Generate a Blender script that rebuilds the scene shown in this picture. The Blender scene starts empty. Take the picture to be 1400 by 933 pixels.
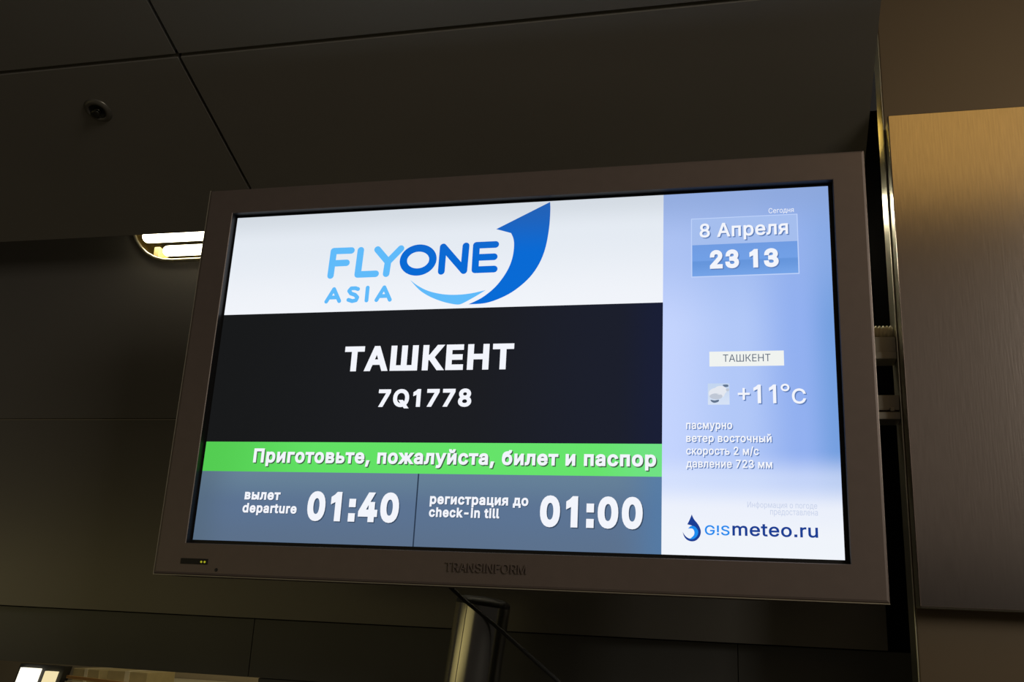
import bpy, bmesh, math, random
from mathutils import Vector, Matrix
from mathutils.geometry import tessellate_polygon
random.seed(4)
SC = bpy.context.scene
COL = SC.collection

# ------------------------------------------------------------------ camera, world, lights, exposure
cam_d = bpy.data.cameras.new('camera'); cam = bpy.data.objects.new('camera', cam_d); COL.objects.link(cam)
RIGHT = Vector((0.97143523, 0.23206292, 0.0496023)); DOWN = Vector((-0.01971756, 0.28723392, -0.9576575)); FWD = Vector((-0.23648426, 0.9293242, 0.28360486))
m = Matrix.Identity(4)
for i in range(3):
    m[i][0] = RIGHT[i]; m[i][1] = -DOWN[i]; m[i][2] = -FWD[i]
m[0][3], m[1][3], m[2][3] = 0.38775, -1.46848, 1.69504
cam.matrix_world = m
cam_d.sensor_width = 36.0; cam_d.lens = 1340.0 / 1400.0 * 36.0
cam_d.clip_start = 0.05; cam_d.clip_end = 60
SC.camera = cam
SC.view_settings.view_transform = 'Standard'; SC.view_settings.look = 'None'
SC.view_settings.exposure = 0.0; SC.view_settings.gamma = 1.0
try: SC.view_settings.use_curve_mapping = False
except Exception: pass

world = bpy.data.worlds.new('hall_ambient'); SC.world = world; world.use_nodes = True
bg = world.node_tree.nodes['Background']
bg.inputs[0].default_value = (1.0, 0.90, 0.80, 1); bg.inputs[1].default_value = 0.016

def area(name, loc, target, sx, sy, power, color, spread=180):
    l = bpy.data.lights.new(name, 'AREA'); l.shape = 'RECTANGLE'; l.size = sx; l.size_y = sy
    l.energy = power; l.color = color; l.spread = math.radians(spread)
    o = bpy.data.objects.new(name, l); COL.objects.link(o); o.location = loc
    o.rotation_euler = (Vector(target) - Vector(loc)).to_track_quat('-Z', 'Y').to_euler()
    return o
# ceiling luminaire of the hall, above and a little behind the camera on the right
area('hall_ceiling_lamp', (1.25, -1.17, 3.2), (1.25, -1.17, 0.0), 1.1, 1.05, 2.4, (1.0, 0.60, 0.155))
# row of hall luminaires farther behind the camera
area('hall_far_lamps', (1.2, -6.5, 3.6), (0.6, 0.0, 2.0), 6.0, 2.4, 3.6, (1.0, 0.78, 0.62))
# added fill light at the right, unseen, to brighten the soffit and bezel
area('right_fill_light', (2.9, -2.7, 3.15), (0.3, 0.0, 2.4), 1.4, 1.2, 33.0, (1.0, 0.92, 0.81))
# added unseen light at the left that draws the gold streak on the pole
area('pole_streak_light', (-2.0, -1.35, 1.72), (-0.1, 0.25, 1.66), 3.4, 0.34, 0.56, (1.0, 0.84, 0.36), 90)
# lamp in the room beyond the low opening
area('back_room_lamp', (-1.6, 2.1, 2.5), (-2.2, 2.9, 1.3), 0.8, 0.6, 5.0, (1.0, 0.85, 0.55))

# ------------------------------------------------------------------ materials
def srgb(r, g, b):
    f = lambda c: (c / 255 / 12.92) if c / 255 <= 0.04045 else ((c / 255 + 0.055) / 1.055) ** 2.4
    return (f(r), f(g), f(b), 1)
def pbr(name, col, rough=0.5, metal=0.0, noise=0.0, scale=(8, 8, 8), bump=0.0, aniso=0.0):
    mt = bpy.data.materials.new(name); mt.use_nodes = True; nt = mt.node_tree; p = nt.nodes['Principled BSDF']
    p.inputs['Base Color'].default_value = (*col[:3], 1); p.inputs['Roughness'].default_value = rough
    p.inputs['Metallic'].default_value = metal
    if noise or bump:
        tc = nt.nodes.new('ShaderNodeTexCoord'); mp = nt.nodes.new('ShaderNodeMapping'); mp.inputs['Scale'].default_value = scale
        nz = nt.nodes.new('ShaderNodeTexNoise'); nz.inputs['Scale'].default_value = 1.0; nz.inputs['Detail'].default_value = 4
        nt.links.new(tc.outputs['Object'], mp.inputs['Vector']); nt.links.new(mp.outputs[0], nz.inputs['Vector'])
        if noise:
            rp = nt.nodes.new('ShaderNodeValToRGB')
            rp.color_ramp.elements[0].position = 0.3; rp.color_ramp.elements[1].position = 0.7
            rp.color_ramp.elements[0].color = (*[c * (1 - noise) for c in col[:3]], 1)
            rp.color_ramp.elements[1].color = (*[min(1, c * (1 + noise)) for c in col[:3]], 1)
            nt.links.new(nz.outputs['Fac'], rp.inputs[0]); nt.links.new(rp.outputs[0], p.inputs['Base Color'])
        if bump:
            bp = nt.nodes.new('ShaderNodeBump'); bp.inputs['Strength'].default_value = bump; bp.inputs['Distance'].default_value = 0.001
            nt.links.new(nz.outputs['Fac'], bp.inputs['Height']); nt.links.new(bp.outputs[0], p.inputs['Normal'])
    return mt
def emit(name, col, strength=1.0):
    mt = bpy.data.materials.new(name); mt.use_nodes = True; nt = mt.node_tree; nt.nodes.clear()
    e = nt.nodes.new('ShaderNodeEmission'); e.inputs[0].default_value = (*col[:3], 1); e.inputs[1].default_value = strength
    o = nt.nodes.new('ShaderNodeOutputMaterial'); nt.links.new(e.outputs[0], o.inputs[0]); return mt
def emit_gradient(name, terms):
    """screen picture: product/mix of ramps over the object's own X and Z; terms = [(axis, lo, hi, [(pos, colour, alpha)...])]"""
    mt = bpy.data.materials.new(name); mt.use_nodes = True; nt = mt.node_tree; nt.nodes.clear()
    tc = nt.nodes.new('ShaderNodeTexCoord'); sp = nt.nodes.new('ShaderNodeSeparateXYZ'); nt.links.new(tc.outputs['Object'], sp.inputs[0])
    prev = None
    for axis, lo, hi, stops in terms:
        mr = nt.nodes.new('ShaderNodeMapRange'); mr.inputs[1].default_value = lo; mr.inputs[2].default_value = hi
        nt.links.new(sp.outputs[axis], mr.inputs[0])
        rp = nt.nodes.new('ShaderNodeValToRGB'); cr = rp.color_ramp; cr.interpolation = 'EASE'
        while len(cr.elements) < len(stops): cr.elements.new(0.5)
        for el, (p, c, a) in zip(cr.elements, stops):
            el.position = p; el.color = (*c[:3], a)
        nt.links.new(mr.outputs[0], rp.inputs[0])
        if prev is None: prev = rp.outputs[0]
        else:
            mx = nt.nodes.new('ShaderNodeMix'); mx.data_type = 'RGBA'
            nt.links.new(rp.outputs[1], mx.inputs[0]); nt.links.new(prev, mx.inputs[6]); nt.links.new(rp.outputs[0], mx.inputs[7])
            prev = mx.outputs[2]
    e = nt.nodes.new('ShaderNodeEmission'); nt.links.new(prev, e.inputs[0])
    o = nt.nodes.new('ShaderNodeOutputMaterial'); nt.links.new(e.outputs[0], o.inputs[0]); return mt

M = {}
M['soffit'] = pbr('dark bronze ceiling metal', (0.29, 0.268, 0.228), 0.55, 0.0, 0.05, (2, 2, 2))
M['backing'] = pbr('black void backing', (0.004, 0.004, 0.004), 0.9)
M['wall'] = pbr('dark satin wall metal', (0.215, 0.2, 0.175), 0.36, 0.35, 0.05, (1.5, 1.5, 1.5))
M['wall_lip'] = pbr('folded panel lip', (0.42, 0.38, 0.30), 0.35, 0.6)
M['fascia'] = pbr('near black gloss fascia', (0.11, 0.108, 0.10), 0.32, 0.0, 0.1, (3, 3, 3))
M['bezel'] = pbr('bronze grey satin bezel', (0.205, 0.162, 0.142), 0.42, 0.25, 0.03, (60, 60, 60))
M['housing'] = pbr('charcoal monitor housing', (0.05, 0.047, 0.043), 0.5)
M['gasket'] = pbr('black glossy gasket', (0.012, 0.012, 0.013), 0.5)
M['brushed'] = pbr('brushed steel cladding', (0.54, 0.48, 0.43), 0.19, 1.0, 0.07, (420, 420, 24), 0.08)
M['brown'] = pbr('brown satin cladding', (0.165, 0.122, 0.072), 0.5, 0.4, 0.03, (4, 4, 4))
M['chrome'] = pbr('polished steel edge', (0.70, 0.68, 0.54), 0.30, 1.0)
M['pole'] = pbr('satin steel pole', (0.56, 0.54, 0.48), 0.19, 1.0, 0.03, (80, 80, 3))
M['dark_metal'] = pbr('dark painted metal', (0.03, 0.03, 0.028), 0.5)
M['grey_metal'] = pbr('grey zinc rail', (0.34, 0.32, 0.27), 0.45, 0.6)
M['edge_highlight'] = pbr('pale edge highlight', (0.50, 0.46, 0.36), 0.45, 0.5)  # paler than the bezel, standing in for light on its edge
M['conduit'] = pbr('pale corrugated conduit', (0.85, 0.76, 0.52), 0.4)
M['cable'] = pbr('black cable rubber', (0.008, 0.008, 0.008), 0.6)
M['reflector'] = pbr('polished brass reflector', (0.62, 0.52, 0.24), 0.22, 1.0)
M['rim'] = pbr('pale metal rim', (0.72, 0.68, 0.52), 0.3, 0.9)
M['socket'] = pbr('yellowed lamp socket', (0.62, 0.52, 0.22), 0.5)
M['tube'] = emit('warm white lamp tube', (1.0, 0.90, 0.66), 9.0)
M['tube_end'] = pbr('milky tube end', (0.8, 0.76, 0.66), 0.4)
M['sprinkler'] = pbr('tarnished sprinkler brass', (0.10, 0.095, 0.075), 0.3, 0.9)
M['ring'] = pbr('bronze sprinkler ring', (0.20, 0.185, 0.15), 0.35, 0.5)
M['bulb_glass'] = pbr('red sprinkler bulb', (0.05, 0.02, 0.015), 0.2)
M['led'] = emit('yellow green indicator', srgb(175, 175, 40), 0.8)
M['floor'] = pbr('polished grey floor tile', (0.24, 0.23, 0.22), 0.3, 0, 0.08, (3, 3, 3))
M['plaster'] = pbr('tan plaster wall', (0.42, 0.36, 0.25), 0.8, 0, 0.04, (5, 5, 5))
M['carton'] = pbr('tan carton', (0.50, 0.42, 0.22), 0.8, 0, 0.08, (20, 20, 20))
M['orange'] = pbr('orange brown rail', (0.55, 0.30, 0.10), 0.4)
M['white_board'] = pbr('cream board', (0.78, 0.72, 0.52), 0.6)
M['blue_sign'] = emit('blue lit sign', srgb(50, 56, 105), 0.9)
M['lit_panel'] = emit('lit diffuser', (1.0, 0.93, 0.74), 1.5)
M['lit_panel_dim'] = emit('weaker lit diffuser', (0.95, 0.80, 0.45), 0.95)
# screen picture colours (the screen is a lamp)
M['txt'] = emit('screen white', srgb(243, 245, 252))
M['sh_dark'] = emit('screen text shadow', srgb(62, 92, 66))
M['sh_slate'] = emit('screen slate shadow', srgb(58, 76, 100))
M['sh_blue'] = emit('screen blue shadow', srgb(92, 124, 182))
M['logo_light'] = emit('screen sky blue', srgb(96, 187, 250))
M['logo_blue'] = emit_gradient('screen royal blue', [(2, -0.02, 0.28, [(0, srgb(4, 110, 222), 1), (0.7, srgb(10, 106, 212), 1), (1, srgb(34, 98, 184), 1)])])
M['banner'] = emit_gradient('screen banner white', [(2, 0.10, 0.287, [(0, srgb(241, 244, 250), 1), (0.7, srgb(229, 235, 243), 1), (1, srgb(212, 219, 227), 1)])])
M['flight'] = emit_gradient('screen black panel', [(0, -0.51, 0.255, [(0, srgb(24, 25, 26), 1), (0.55, srgb(28, 29, 33), 1), (0.9, srgb(28, 31, 44), 1), (1, srgb(26, 31, 54), 1)])])
M['green'] = emit_gradient('screen green bar', [(0, -0.51, 0.255, [(0, srgb(84, 205, 82), 1), (0.3, srgb(98, 225, 100), 1), (0.85, srgb(103, 228, 108), 1), (1, srgb(112, 226, 132), 1)])])
M['slate'] = emit_gradient('screen slate panel', [(2, -0.29, -0.17, [(0, srgb(92, 112, 138), 1), (0.5, srgb(92, 115, 146), 1), (1, srgb(104, 131, 152), 1)]),
                                                  (0, -0.51, 0.255, [(0, srgb(84, 104, 122), 0.6), (0.12, srgb(92, 114, 142), 0), (0.9, srgb(92, 120, 155), 0.2), (1, srgb(84, 124, 168), 0.8)])])
M['divider'] = emit('screen divider', srgb(42, 56, 76))
M['weather'] = emit_gradient('screen weather blue', [(0, 0.255, 0.51, [(0, srgb(196, 212, 254), 1), (0.45, srgb(178, 200, 248), 1), (0.8, srgb(146, 176, 240), 1), (1, srgb(118, 160, 224), 1)]),
                                                     (2, 0.05, 0.287, [(0, srgb(150, 178, 236), 0), (0.6, srgb(150, 178, 234), 0.55), (1, srgb(142, 168, 220), 0.9)]),
                                                     (2, -0.26, -0.13, [(0, srgb(240, 244, 251), 1), (0.3, srgb(238, 242, 252), 0.97), (0.65, srgb(222, 232, 254), 0.6), (1, srgb(210, 222, 254), 0)])])
M['box_line'] = emit('screen pale outline', srgb(190, 210, 250))
M['box_top'] = emit('screen date field', srgb(165, 190, 238))
M['box_low'] = emit_gradient('screen clock field', [(2, 0.140, 0.198, [(0, srgb(118, 164, 232), 1), (0.48, srgb(102, 150, 220), 1), (0.52, srgb(114, 160, 230), 1), (1, srgb(112, 156, 226), 1)])])
M['tag_white'] = emit('screen tag white', srgb(240, 243, 240))
M['tag_text'] = emit('screen tag text', srgb(84, 98, 118))
M['icon_bg'] = emit_gradient('screen icon field', [(2, -0.065, -0.03, [(0, srgb(214, 226, 246), 1), (1, srgb(196, 214, 240), 1)])])
M['icon_cloud'] = emit('screen cloud', srgb(228, 232, 240))
M['icon_cloud_low'] = emit('screen cloud base', srgb(192, 200, 214))
M['icon_dark'] = emit('screen icon dark', srgb(98, 116, 142))
M['faint'] = emit('screen faint text', srgb(200, 210, 234))
M['navy'] = emit('screen navy', srgb(26, 62, 148))
M['azure'] = emit('screen azure', srgb(28, 140, 240))

# ------------------------------------------------------------------ mesh helpers
class MB:
    """collects shapes into one mesh with material slots"""
    def __init__(self): self.bm = bmesh.new(); self.mats = []
    def mi(self, mat):
        if mat not in self.mats: self.mats.append(mat)
        return self.mats.index(mat)
    def _mark(self, faces, mat, smooth=False):
        i = self.mi(mat)
        for f in faces: f.material_index = i; f.smooth = smooth
    def box(self, x0, x1, y0, y1, z0, z1, mat, bevel=0.0):
        r = bmesh.ops.create_cube(self.bm, size=1.0)
        vs = r['verts']
        for v in vs: v.co = Vector(((x0 + x1) / 2 + v.co.x * (x1 - x0), (y0 + y1) / 2 + v.co.y * (y1 - y0), (z0 + z1) / 2 + v.co.z * (z1 - z0)))
        fs = list({f for v in vs for f in v.link_faces}); self._mark(fs, mat)
        if bevel:
            es = list({e for v in vs for e in v.link_edges})
            b = bmesh.ops.bevel(self.bm, geom=es, offset=bevel, segments=2, affect='EDGES', profile=0.5)
            self._mark(b['faces'], mat)
        return self
    def cone(self, a, b, r0, r1, mat, seg=32, caps=True, smooth=True):
        a = Vector(a); b = Vector(b); d = b - a
        r = bmesh.ops.create_cone(self.bm, cap_ends=caps, segments=seg, radius1=r0, radius2=r1, depth=d.length)
        rot = d.to_track_quat('Z', 'Y').to_matrix().to_4x4(); mat4 = Matrix.Translation((a + b) / 2) @ rot
        bmesh.ops.transform(self.bm, matrix=mat4, verts=r['verts'])
        fs = list({f for v in r['verts'] for f in v.link_faces}); self._mark(fs, mat)
        for f in fs: f.smooth = smooth and len(f.verts) == 4
        if caps: bmesh.ops.split_edges(self.bm, edges=list({e for f in fs if len(f.verts) > 4 for e in f.edges}))
        return self
    def lathe(self, prof, mat, M4=Matrix.Identity(4), seg=32):
        rings = []
        for r, z in prof:
            rings.append([self.bm.verts.new(M4 @ Vector((r * math.cos(t), r * math.sin(t), z))) for t in [2 * math.pi * k / seg for k in range(seg)]])
        fs = []
        for A, B in zip(rings, rings[1:]):
            for k in range(seg): fs.append(self.bm.faces.new((A[k], A[(k + 1) % seg], B[(k + 1) % seg], B[k])))
        self._mark(fs, mat, True); return self
    def tube(self, pts, r, mat, seg=12):
        rings = []; pts = [Vector(p) for p in pts]
        for i, p in enumerate(pts):
            d = (pts[min(i + 1, len(pts) - 1)] - pts[max(i - 1, 0)]).normalized()
            q = d.to_track_quat('Z', 'Y'); rr = r(i) if callable(r) else r
            rings.append([self.bm.verts.new(p + q @ Vector((rr * math.cos(t), rr * math.sin(t), 0))) for t in [2 * math.pi * k / seg for k in range(seg)]])
        fs = []
        for A, B in zip(rings, rings[1:]):
            for k in range(seg): fs.append(self.bm.faces.new((A[k], A[(k + 1) % seg], B[(k + 1) % seg], B[k])))
        self._mark(fs, mat, True)
        caps = [self.bm.faces.new(list(reversed(rings[0]))), self.bm.faces.new(rings[-1])]; self._mark(caps, mat)
        bmesh.ops.split_edges(self.bm, edges=list({e for f in caps for e in f.edges}))
        return self
    def prism(self, outline, ya, yb, mat, holes=None):
        """outline in (x,z) extruded from Y=ya to Y=yb"""
        A = [self.bm.verts.new((x, ya, z)) for x, z in outline]; B = [self.bm.verts.new((x, yb, z)) for x, z in outline]
        fs = [self.bm.faces.new(A), self.bm.faces.new(list(reversed(B)))]
        n = len(A)
        for i in range(n): fs.append(self.bm.faces.new((A[i], B[i], B[(i + 1) % n], A[(i + 1) % n])))
        self._mark(fs, mat)
        for f in fs: f.normal_update()
        bmesh.ops.triangulate(self.bm, faces=[f for f in fs if len(f.verts) > 4])
        return self
    def loft(self, loops, mat, closed=True, smooth=True):
        R = [[self.bm.verts.new(p) for p in lp] for lp in loops]; fs = []
        for A, B in zip(R, R[1:]):
            n = len(A)
            for i in range(n if closed else n - 1): fs.append(self.bm.faces.new((A[i], A[(i + 1) % n], B[(i + 1) % n], B[i])))
        self._mark(fs, mat, smooth); return R
    def build(self, name, parent=None, label=None, origin=None, normals=True):
        if normals: bmesh.ops.recalc_face_normals(self.bm, faces=self.bm.faces)
        me = bpy.data.meshes.new(name); self.bm.to_mesh(me); self.bm.free()
        for k in self.mats: me.materials.append(M[k])
        o = bpy.data.objects.new(name, me); COL.objects.link(o)
        if origin is not None:
            me.transform(Matrix.Translation(-Vector(origin))); o.location = origin
        if parent is not None:
            o.parent = parent; o.location = Vector(o.location) - WLOC(parent)
        if label: o['label'] = label
        return o
def WLOC(o):
    v = Vector(o.location)
    while o.parent is not None: o = o.parent; v = v + Vector(o.location)
    return v
def thing(name, label, cat, loc, group=None):
    o = bpy.data.objects.new(name, None); COL.objects.link(o); o.location = loc; o.empty_display_size = 0.1
    o['label'] = label; o['category'] = cat
    if group: o['group'] = group
    return o
def tag(o, label, cat, group=None):
    o['label'] = label; o['category'] = cat
    if group: o['group'] = group
    return o
def struct(o, label, cat='wall'):
    o['kind'] = 'structure'; o['label'] = label; o['category'] = cat; return o

# ------------------------------------------------------------------ the setting
SL = 0.4                                   # the soffit rises 0.4 m per metre towards the hall
EY, EZ = 0.35, 2.5224                      # its lower edge
def soff(y): return EZ + SL * (EY - y)
b = MB()
xs = [-3.0365, -1.8365, -0.6365, 0.5635, 1.7635]; gx = 0.0035; gy = 0.0042
ys = [EY, -0.0705, -0.98, -1.9]
def slab(x0, x1, y0, y1, t=0.012):
    # panel lower face on the soffit plane, thickness upwards
    c = [(x0, y0), (x1, y0), (x1, y1), (x0, y1)]
    lo = [b.bm.verts.new((x, y, soff(y))) for x, y in c]; hi = [b.bm.verts.new((x, y, soff(y) + t)) for x, y in c]
    fs = [b.bm.faces.new(lo), b.bm.faces.new(list(reversed(hi)))]
    for i in range(4): fs.append(b.bm.faces.new((lo[i], hi[i], hi[(i + 1) % 4], lo[(i + 1) % 4])))
    b._mark(fs, 'soffit')
for i in range(len(xs) - 1):
    for j in range(len(ys) - 1):
        x1 = xs[i + 1] - gx
        if i == 2: x1 = 0.599                 # runs into the column
        if i == 3: continue
        slab(xs[i] + gx, x1, ys[j] - (gy if j else 0), ys[j + 1] + gy)
# dark backing above the joints
v = [b.bm.verts.new(p) for p in [(-3.1, EY, EZ + 0.03), (0.599, EY, EZ + 0.03), (0.599, -1.95, soff(-1.95) + 0.03), (-3.1, -1.95, soff(-1.95) + 0.03)]]
b._mark([b.bm.faces.new(v)], 'backing')
struct(b.build('ceiling'), 'dark sloping metal panel ceiling with black joints', 'ceiling')

b = MB()
WY = 0.47
# the upper panel is cut around the wall light: strips about its stadium shaped opening
LX0, LX1, LZ, LR = -0.954, 0.486, 2.632, 0.127
b.box(-3.0, LX0 - LR, WY, WY + 0.012, 2.1195, 2.82, 'wall')
b.box(LX1 + LR, 0.615, WY, WY + 0.012, 2.1195, 2.82, 'wall')
n = 16
def arc(cx, a0, a1, r=LR, k=n): return [(cx + r * math.cos(a0 + (a1 - a0) * i / k), LZ + r * math.sin(a0 + (a1 - a0) * i / k)) for i in range(k + 1)]
low = arc(LX0, math.pi, 1.5 * math.pi) + arc(LX1, 1.5 * math.pi, 2 * math.pi)
up = arc(LX0, math.pi, 0.5 * math.pi) + arc(LX1, 0.5 * math.pi, 0)
for ln, zb in ((low, 2.1195), (up, 2.82)):
    for p, q in zip(ln, ln[1:]):
        b._mark([b.bm.faces.new([b.bm.verts.new(t) for t in ((p[0], WY, p[1]), (q[0], WY, q[1]), (q[0], WY, zb), (p[0], WY, zb))])], 'wall')
b.box(-3.0, 0.615, WY - 0.001, WY + 0.014, 2.1155, 2.1178, 'wall_lip')
b.box(-3.0, 0.615, WY, WY + 0.012, 1.6945, 2.1155, 'wall')
b.box(-3.0, 1.2, WY + 0.12, WY + 0.13, 1.60, 2.84, 'backing')
struct(b.build('wall_back', normals=False), 'dark satin metal wall panels behind the monitor')

b = MB()
for x0, x1 in ((-3.0, -0.6428), (-0.6412, 0.3525), (0.3540, 2.4)):
    b.box(x0, x1, 0.50, 0.56, 1.5762, 1.6925, 'fascia', 0.0003)
b.box(-0.62, 2.4, 0.503, 0.56, 1.30, 1.5755, 'fascia', 0.002)
b.box(-3.0, 2.4, 0.512, 0.55, 1.585, 1.69, 'backing')
struct(b.build('trim_1'), 'near black fascia band under the wall panels', 'trim')

b = MB(); b.box(-6, 5, -7.5, 3.4, -0.05, 0.0, 'floor'); struct(b.build('floor'), 'polished dark floor of the hall', 'floor')
b = MB(); b.box(-6, 3, 3.2, 3.3, 0.0, 3.2, 'plaster'); struct(b.build('wall_rear'), 'tan wall of the room beyond')

# ------------------------------------------------------------------ the column on the right
col = thing('column', 'square column at right clad in brown metal and a brushed steel panel', 'column', (0.95, 0.35, 0))
b = MB(); b.box(0.6185, 1.35, 0.146, 0.204, 0.0, 3.6, 'brown', 0.002); b.build('body', col)
b = MB(); b.box(0.6700, 1.35, 0.2045, 0.585, 0.0, 3.6, 'dark_metal'); b.build('core', col, 'dark inner core behind the cladding')
b = MB()
b.box(0.6165, 0.6185, 0.1455, 0.205, 0.0, 2.526, 'chrome', 0.0008)
b.box(0.6168, 0.6185, 0.1455, 0.205, 2.5275, 3.0, 'chrome', 0.0008)
b.build('edge_strip', col, 'polished steel edge strip')
b = MB()
b.box(0.6192, 1.30, 0.100, 0.106, 1.7585, 2.5567, 'brushed', 0.0012)
b.build('cladding_panel', col, 'brushed steel cladding panel')
b = MB()
b.box(0.6198, 0.6212, 0.106, 0.146, 1.7585, 2.5555, 'chrome')
b.box(0.6212, 1.30, 0.106, 0.146, 2.5535, 2.5555, 'chrome')
b.box(0.6212, 1.30, 0.106, 0.146, 1.7570, 1.7585, 'chrome')
b.build('panel_return', col, 'folded steel edge of the cladding panel')

# ------------------------------------------------------------------ the monitor
HC = 2.10; W, H = 1.02, 0.57375
mon = thing('information_monitor', 'wide bronze framed departure monitor showing a check-in screen', 'monitor', (0, 0, 1.758))
FX, FZT, FZB = 0.5648, 2.4384, 1.7562       # frame outline at its front
OX0, OX1, OZT, OZB = -0.5135, 0.5165, 2.3912, 1.8068   # opening
b = MB()
def rect(x0, x1, z0, z1, y): return [(x0, y, z0), (x1, y, z0), (x1, y, z1), (x0, y, z1)]
fy = -0.012
e = 0.004
b.loft([rect(-FX, FX, FZB, FZT, 0.075), rect(-FX, FX, FZB, FZT, fy + e), rect(-FX + e * .3, FX - e * .3, FZB + e * .3, FZT - e * .3, fy + e * .3), rect(-FX + e, FX - e, FZB + e, FZT - e, fy),
        rect(OX0 - .001, OX1 + .001, OZB - .001, OZT + .001, fy), rect(OX0, OX1, OZB, OZT, fy + .001)], 'bezel', smooth=False)
b.build('bezel', mon)
b = MB()
sx0, sx1, sz0, sz1 = -W / 2, W / 2, HC - H / 2, HC + H / 2
b.loft([rect(OX0, OX1, OZB, OZT, fy + .001), rect(OX0, OX1, OZB, OZT, 0.002), rect(sx0, sx1, sz0, sz1, 0.0015), rect(sx0, sx1, sz0, sz1, 0.004)], 'gasket', smooth=False)
b.build('gasket', mon, 'black glossy strip around the screen')
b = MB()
b.box(-FX, FX, fy + .0005, fy + .006, FZB - .0016, FZB - .0001, 'edge_highlight', 0.0004)  # added pale strips paint the highlight of the bottom and left frame edges
b.box(-FX - .0009, -FX - .0001, fy + .0005, fy + .006, FZB - .0016, FZT, 'edge_highlight', 0.0002)
b.build('edge_strip', mon, 'thin pale strip standing in for the highlight along the frame edge')
b = MB()
b.box(-FX + .004, FX - .004, 0.07, 0.078, FZB + .004, FZT - .004, 'housing')
b.box(-0.46, 0.46, 0.078, 0.115, 1.83, 2.37, 'housing', 0.01)
for k in range(14): b.box(-0.36, 0.36, 0.115, 0.1165, 2.20 + k * 0.01, 2.205 + k * 0.01, 'dark_metal')
b.build('rear_housing', mon)
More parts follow.
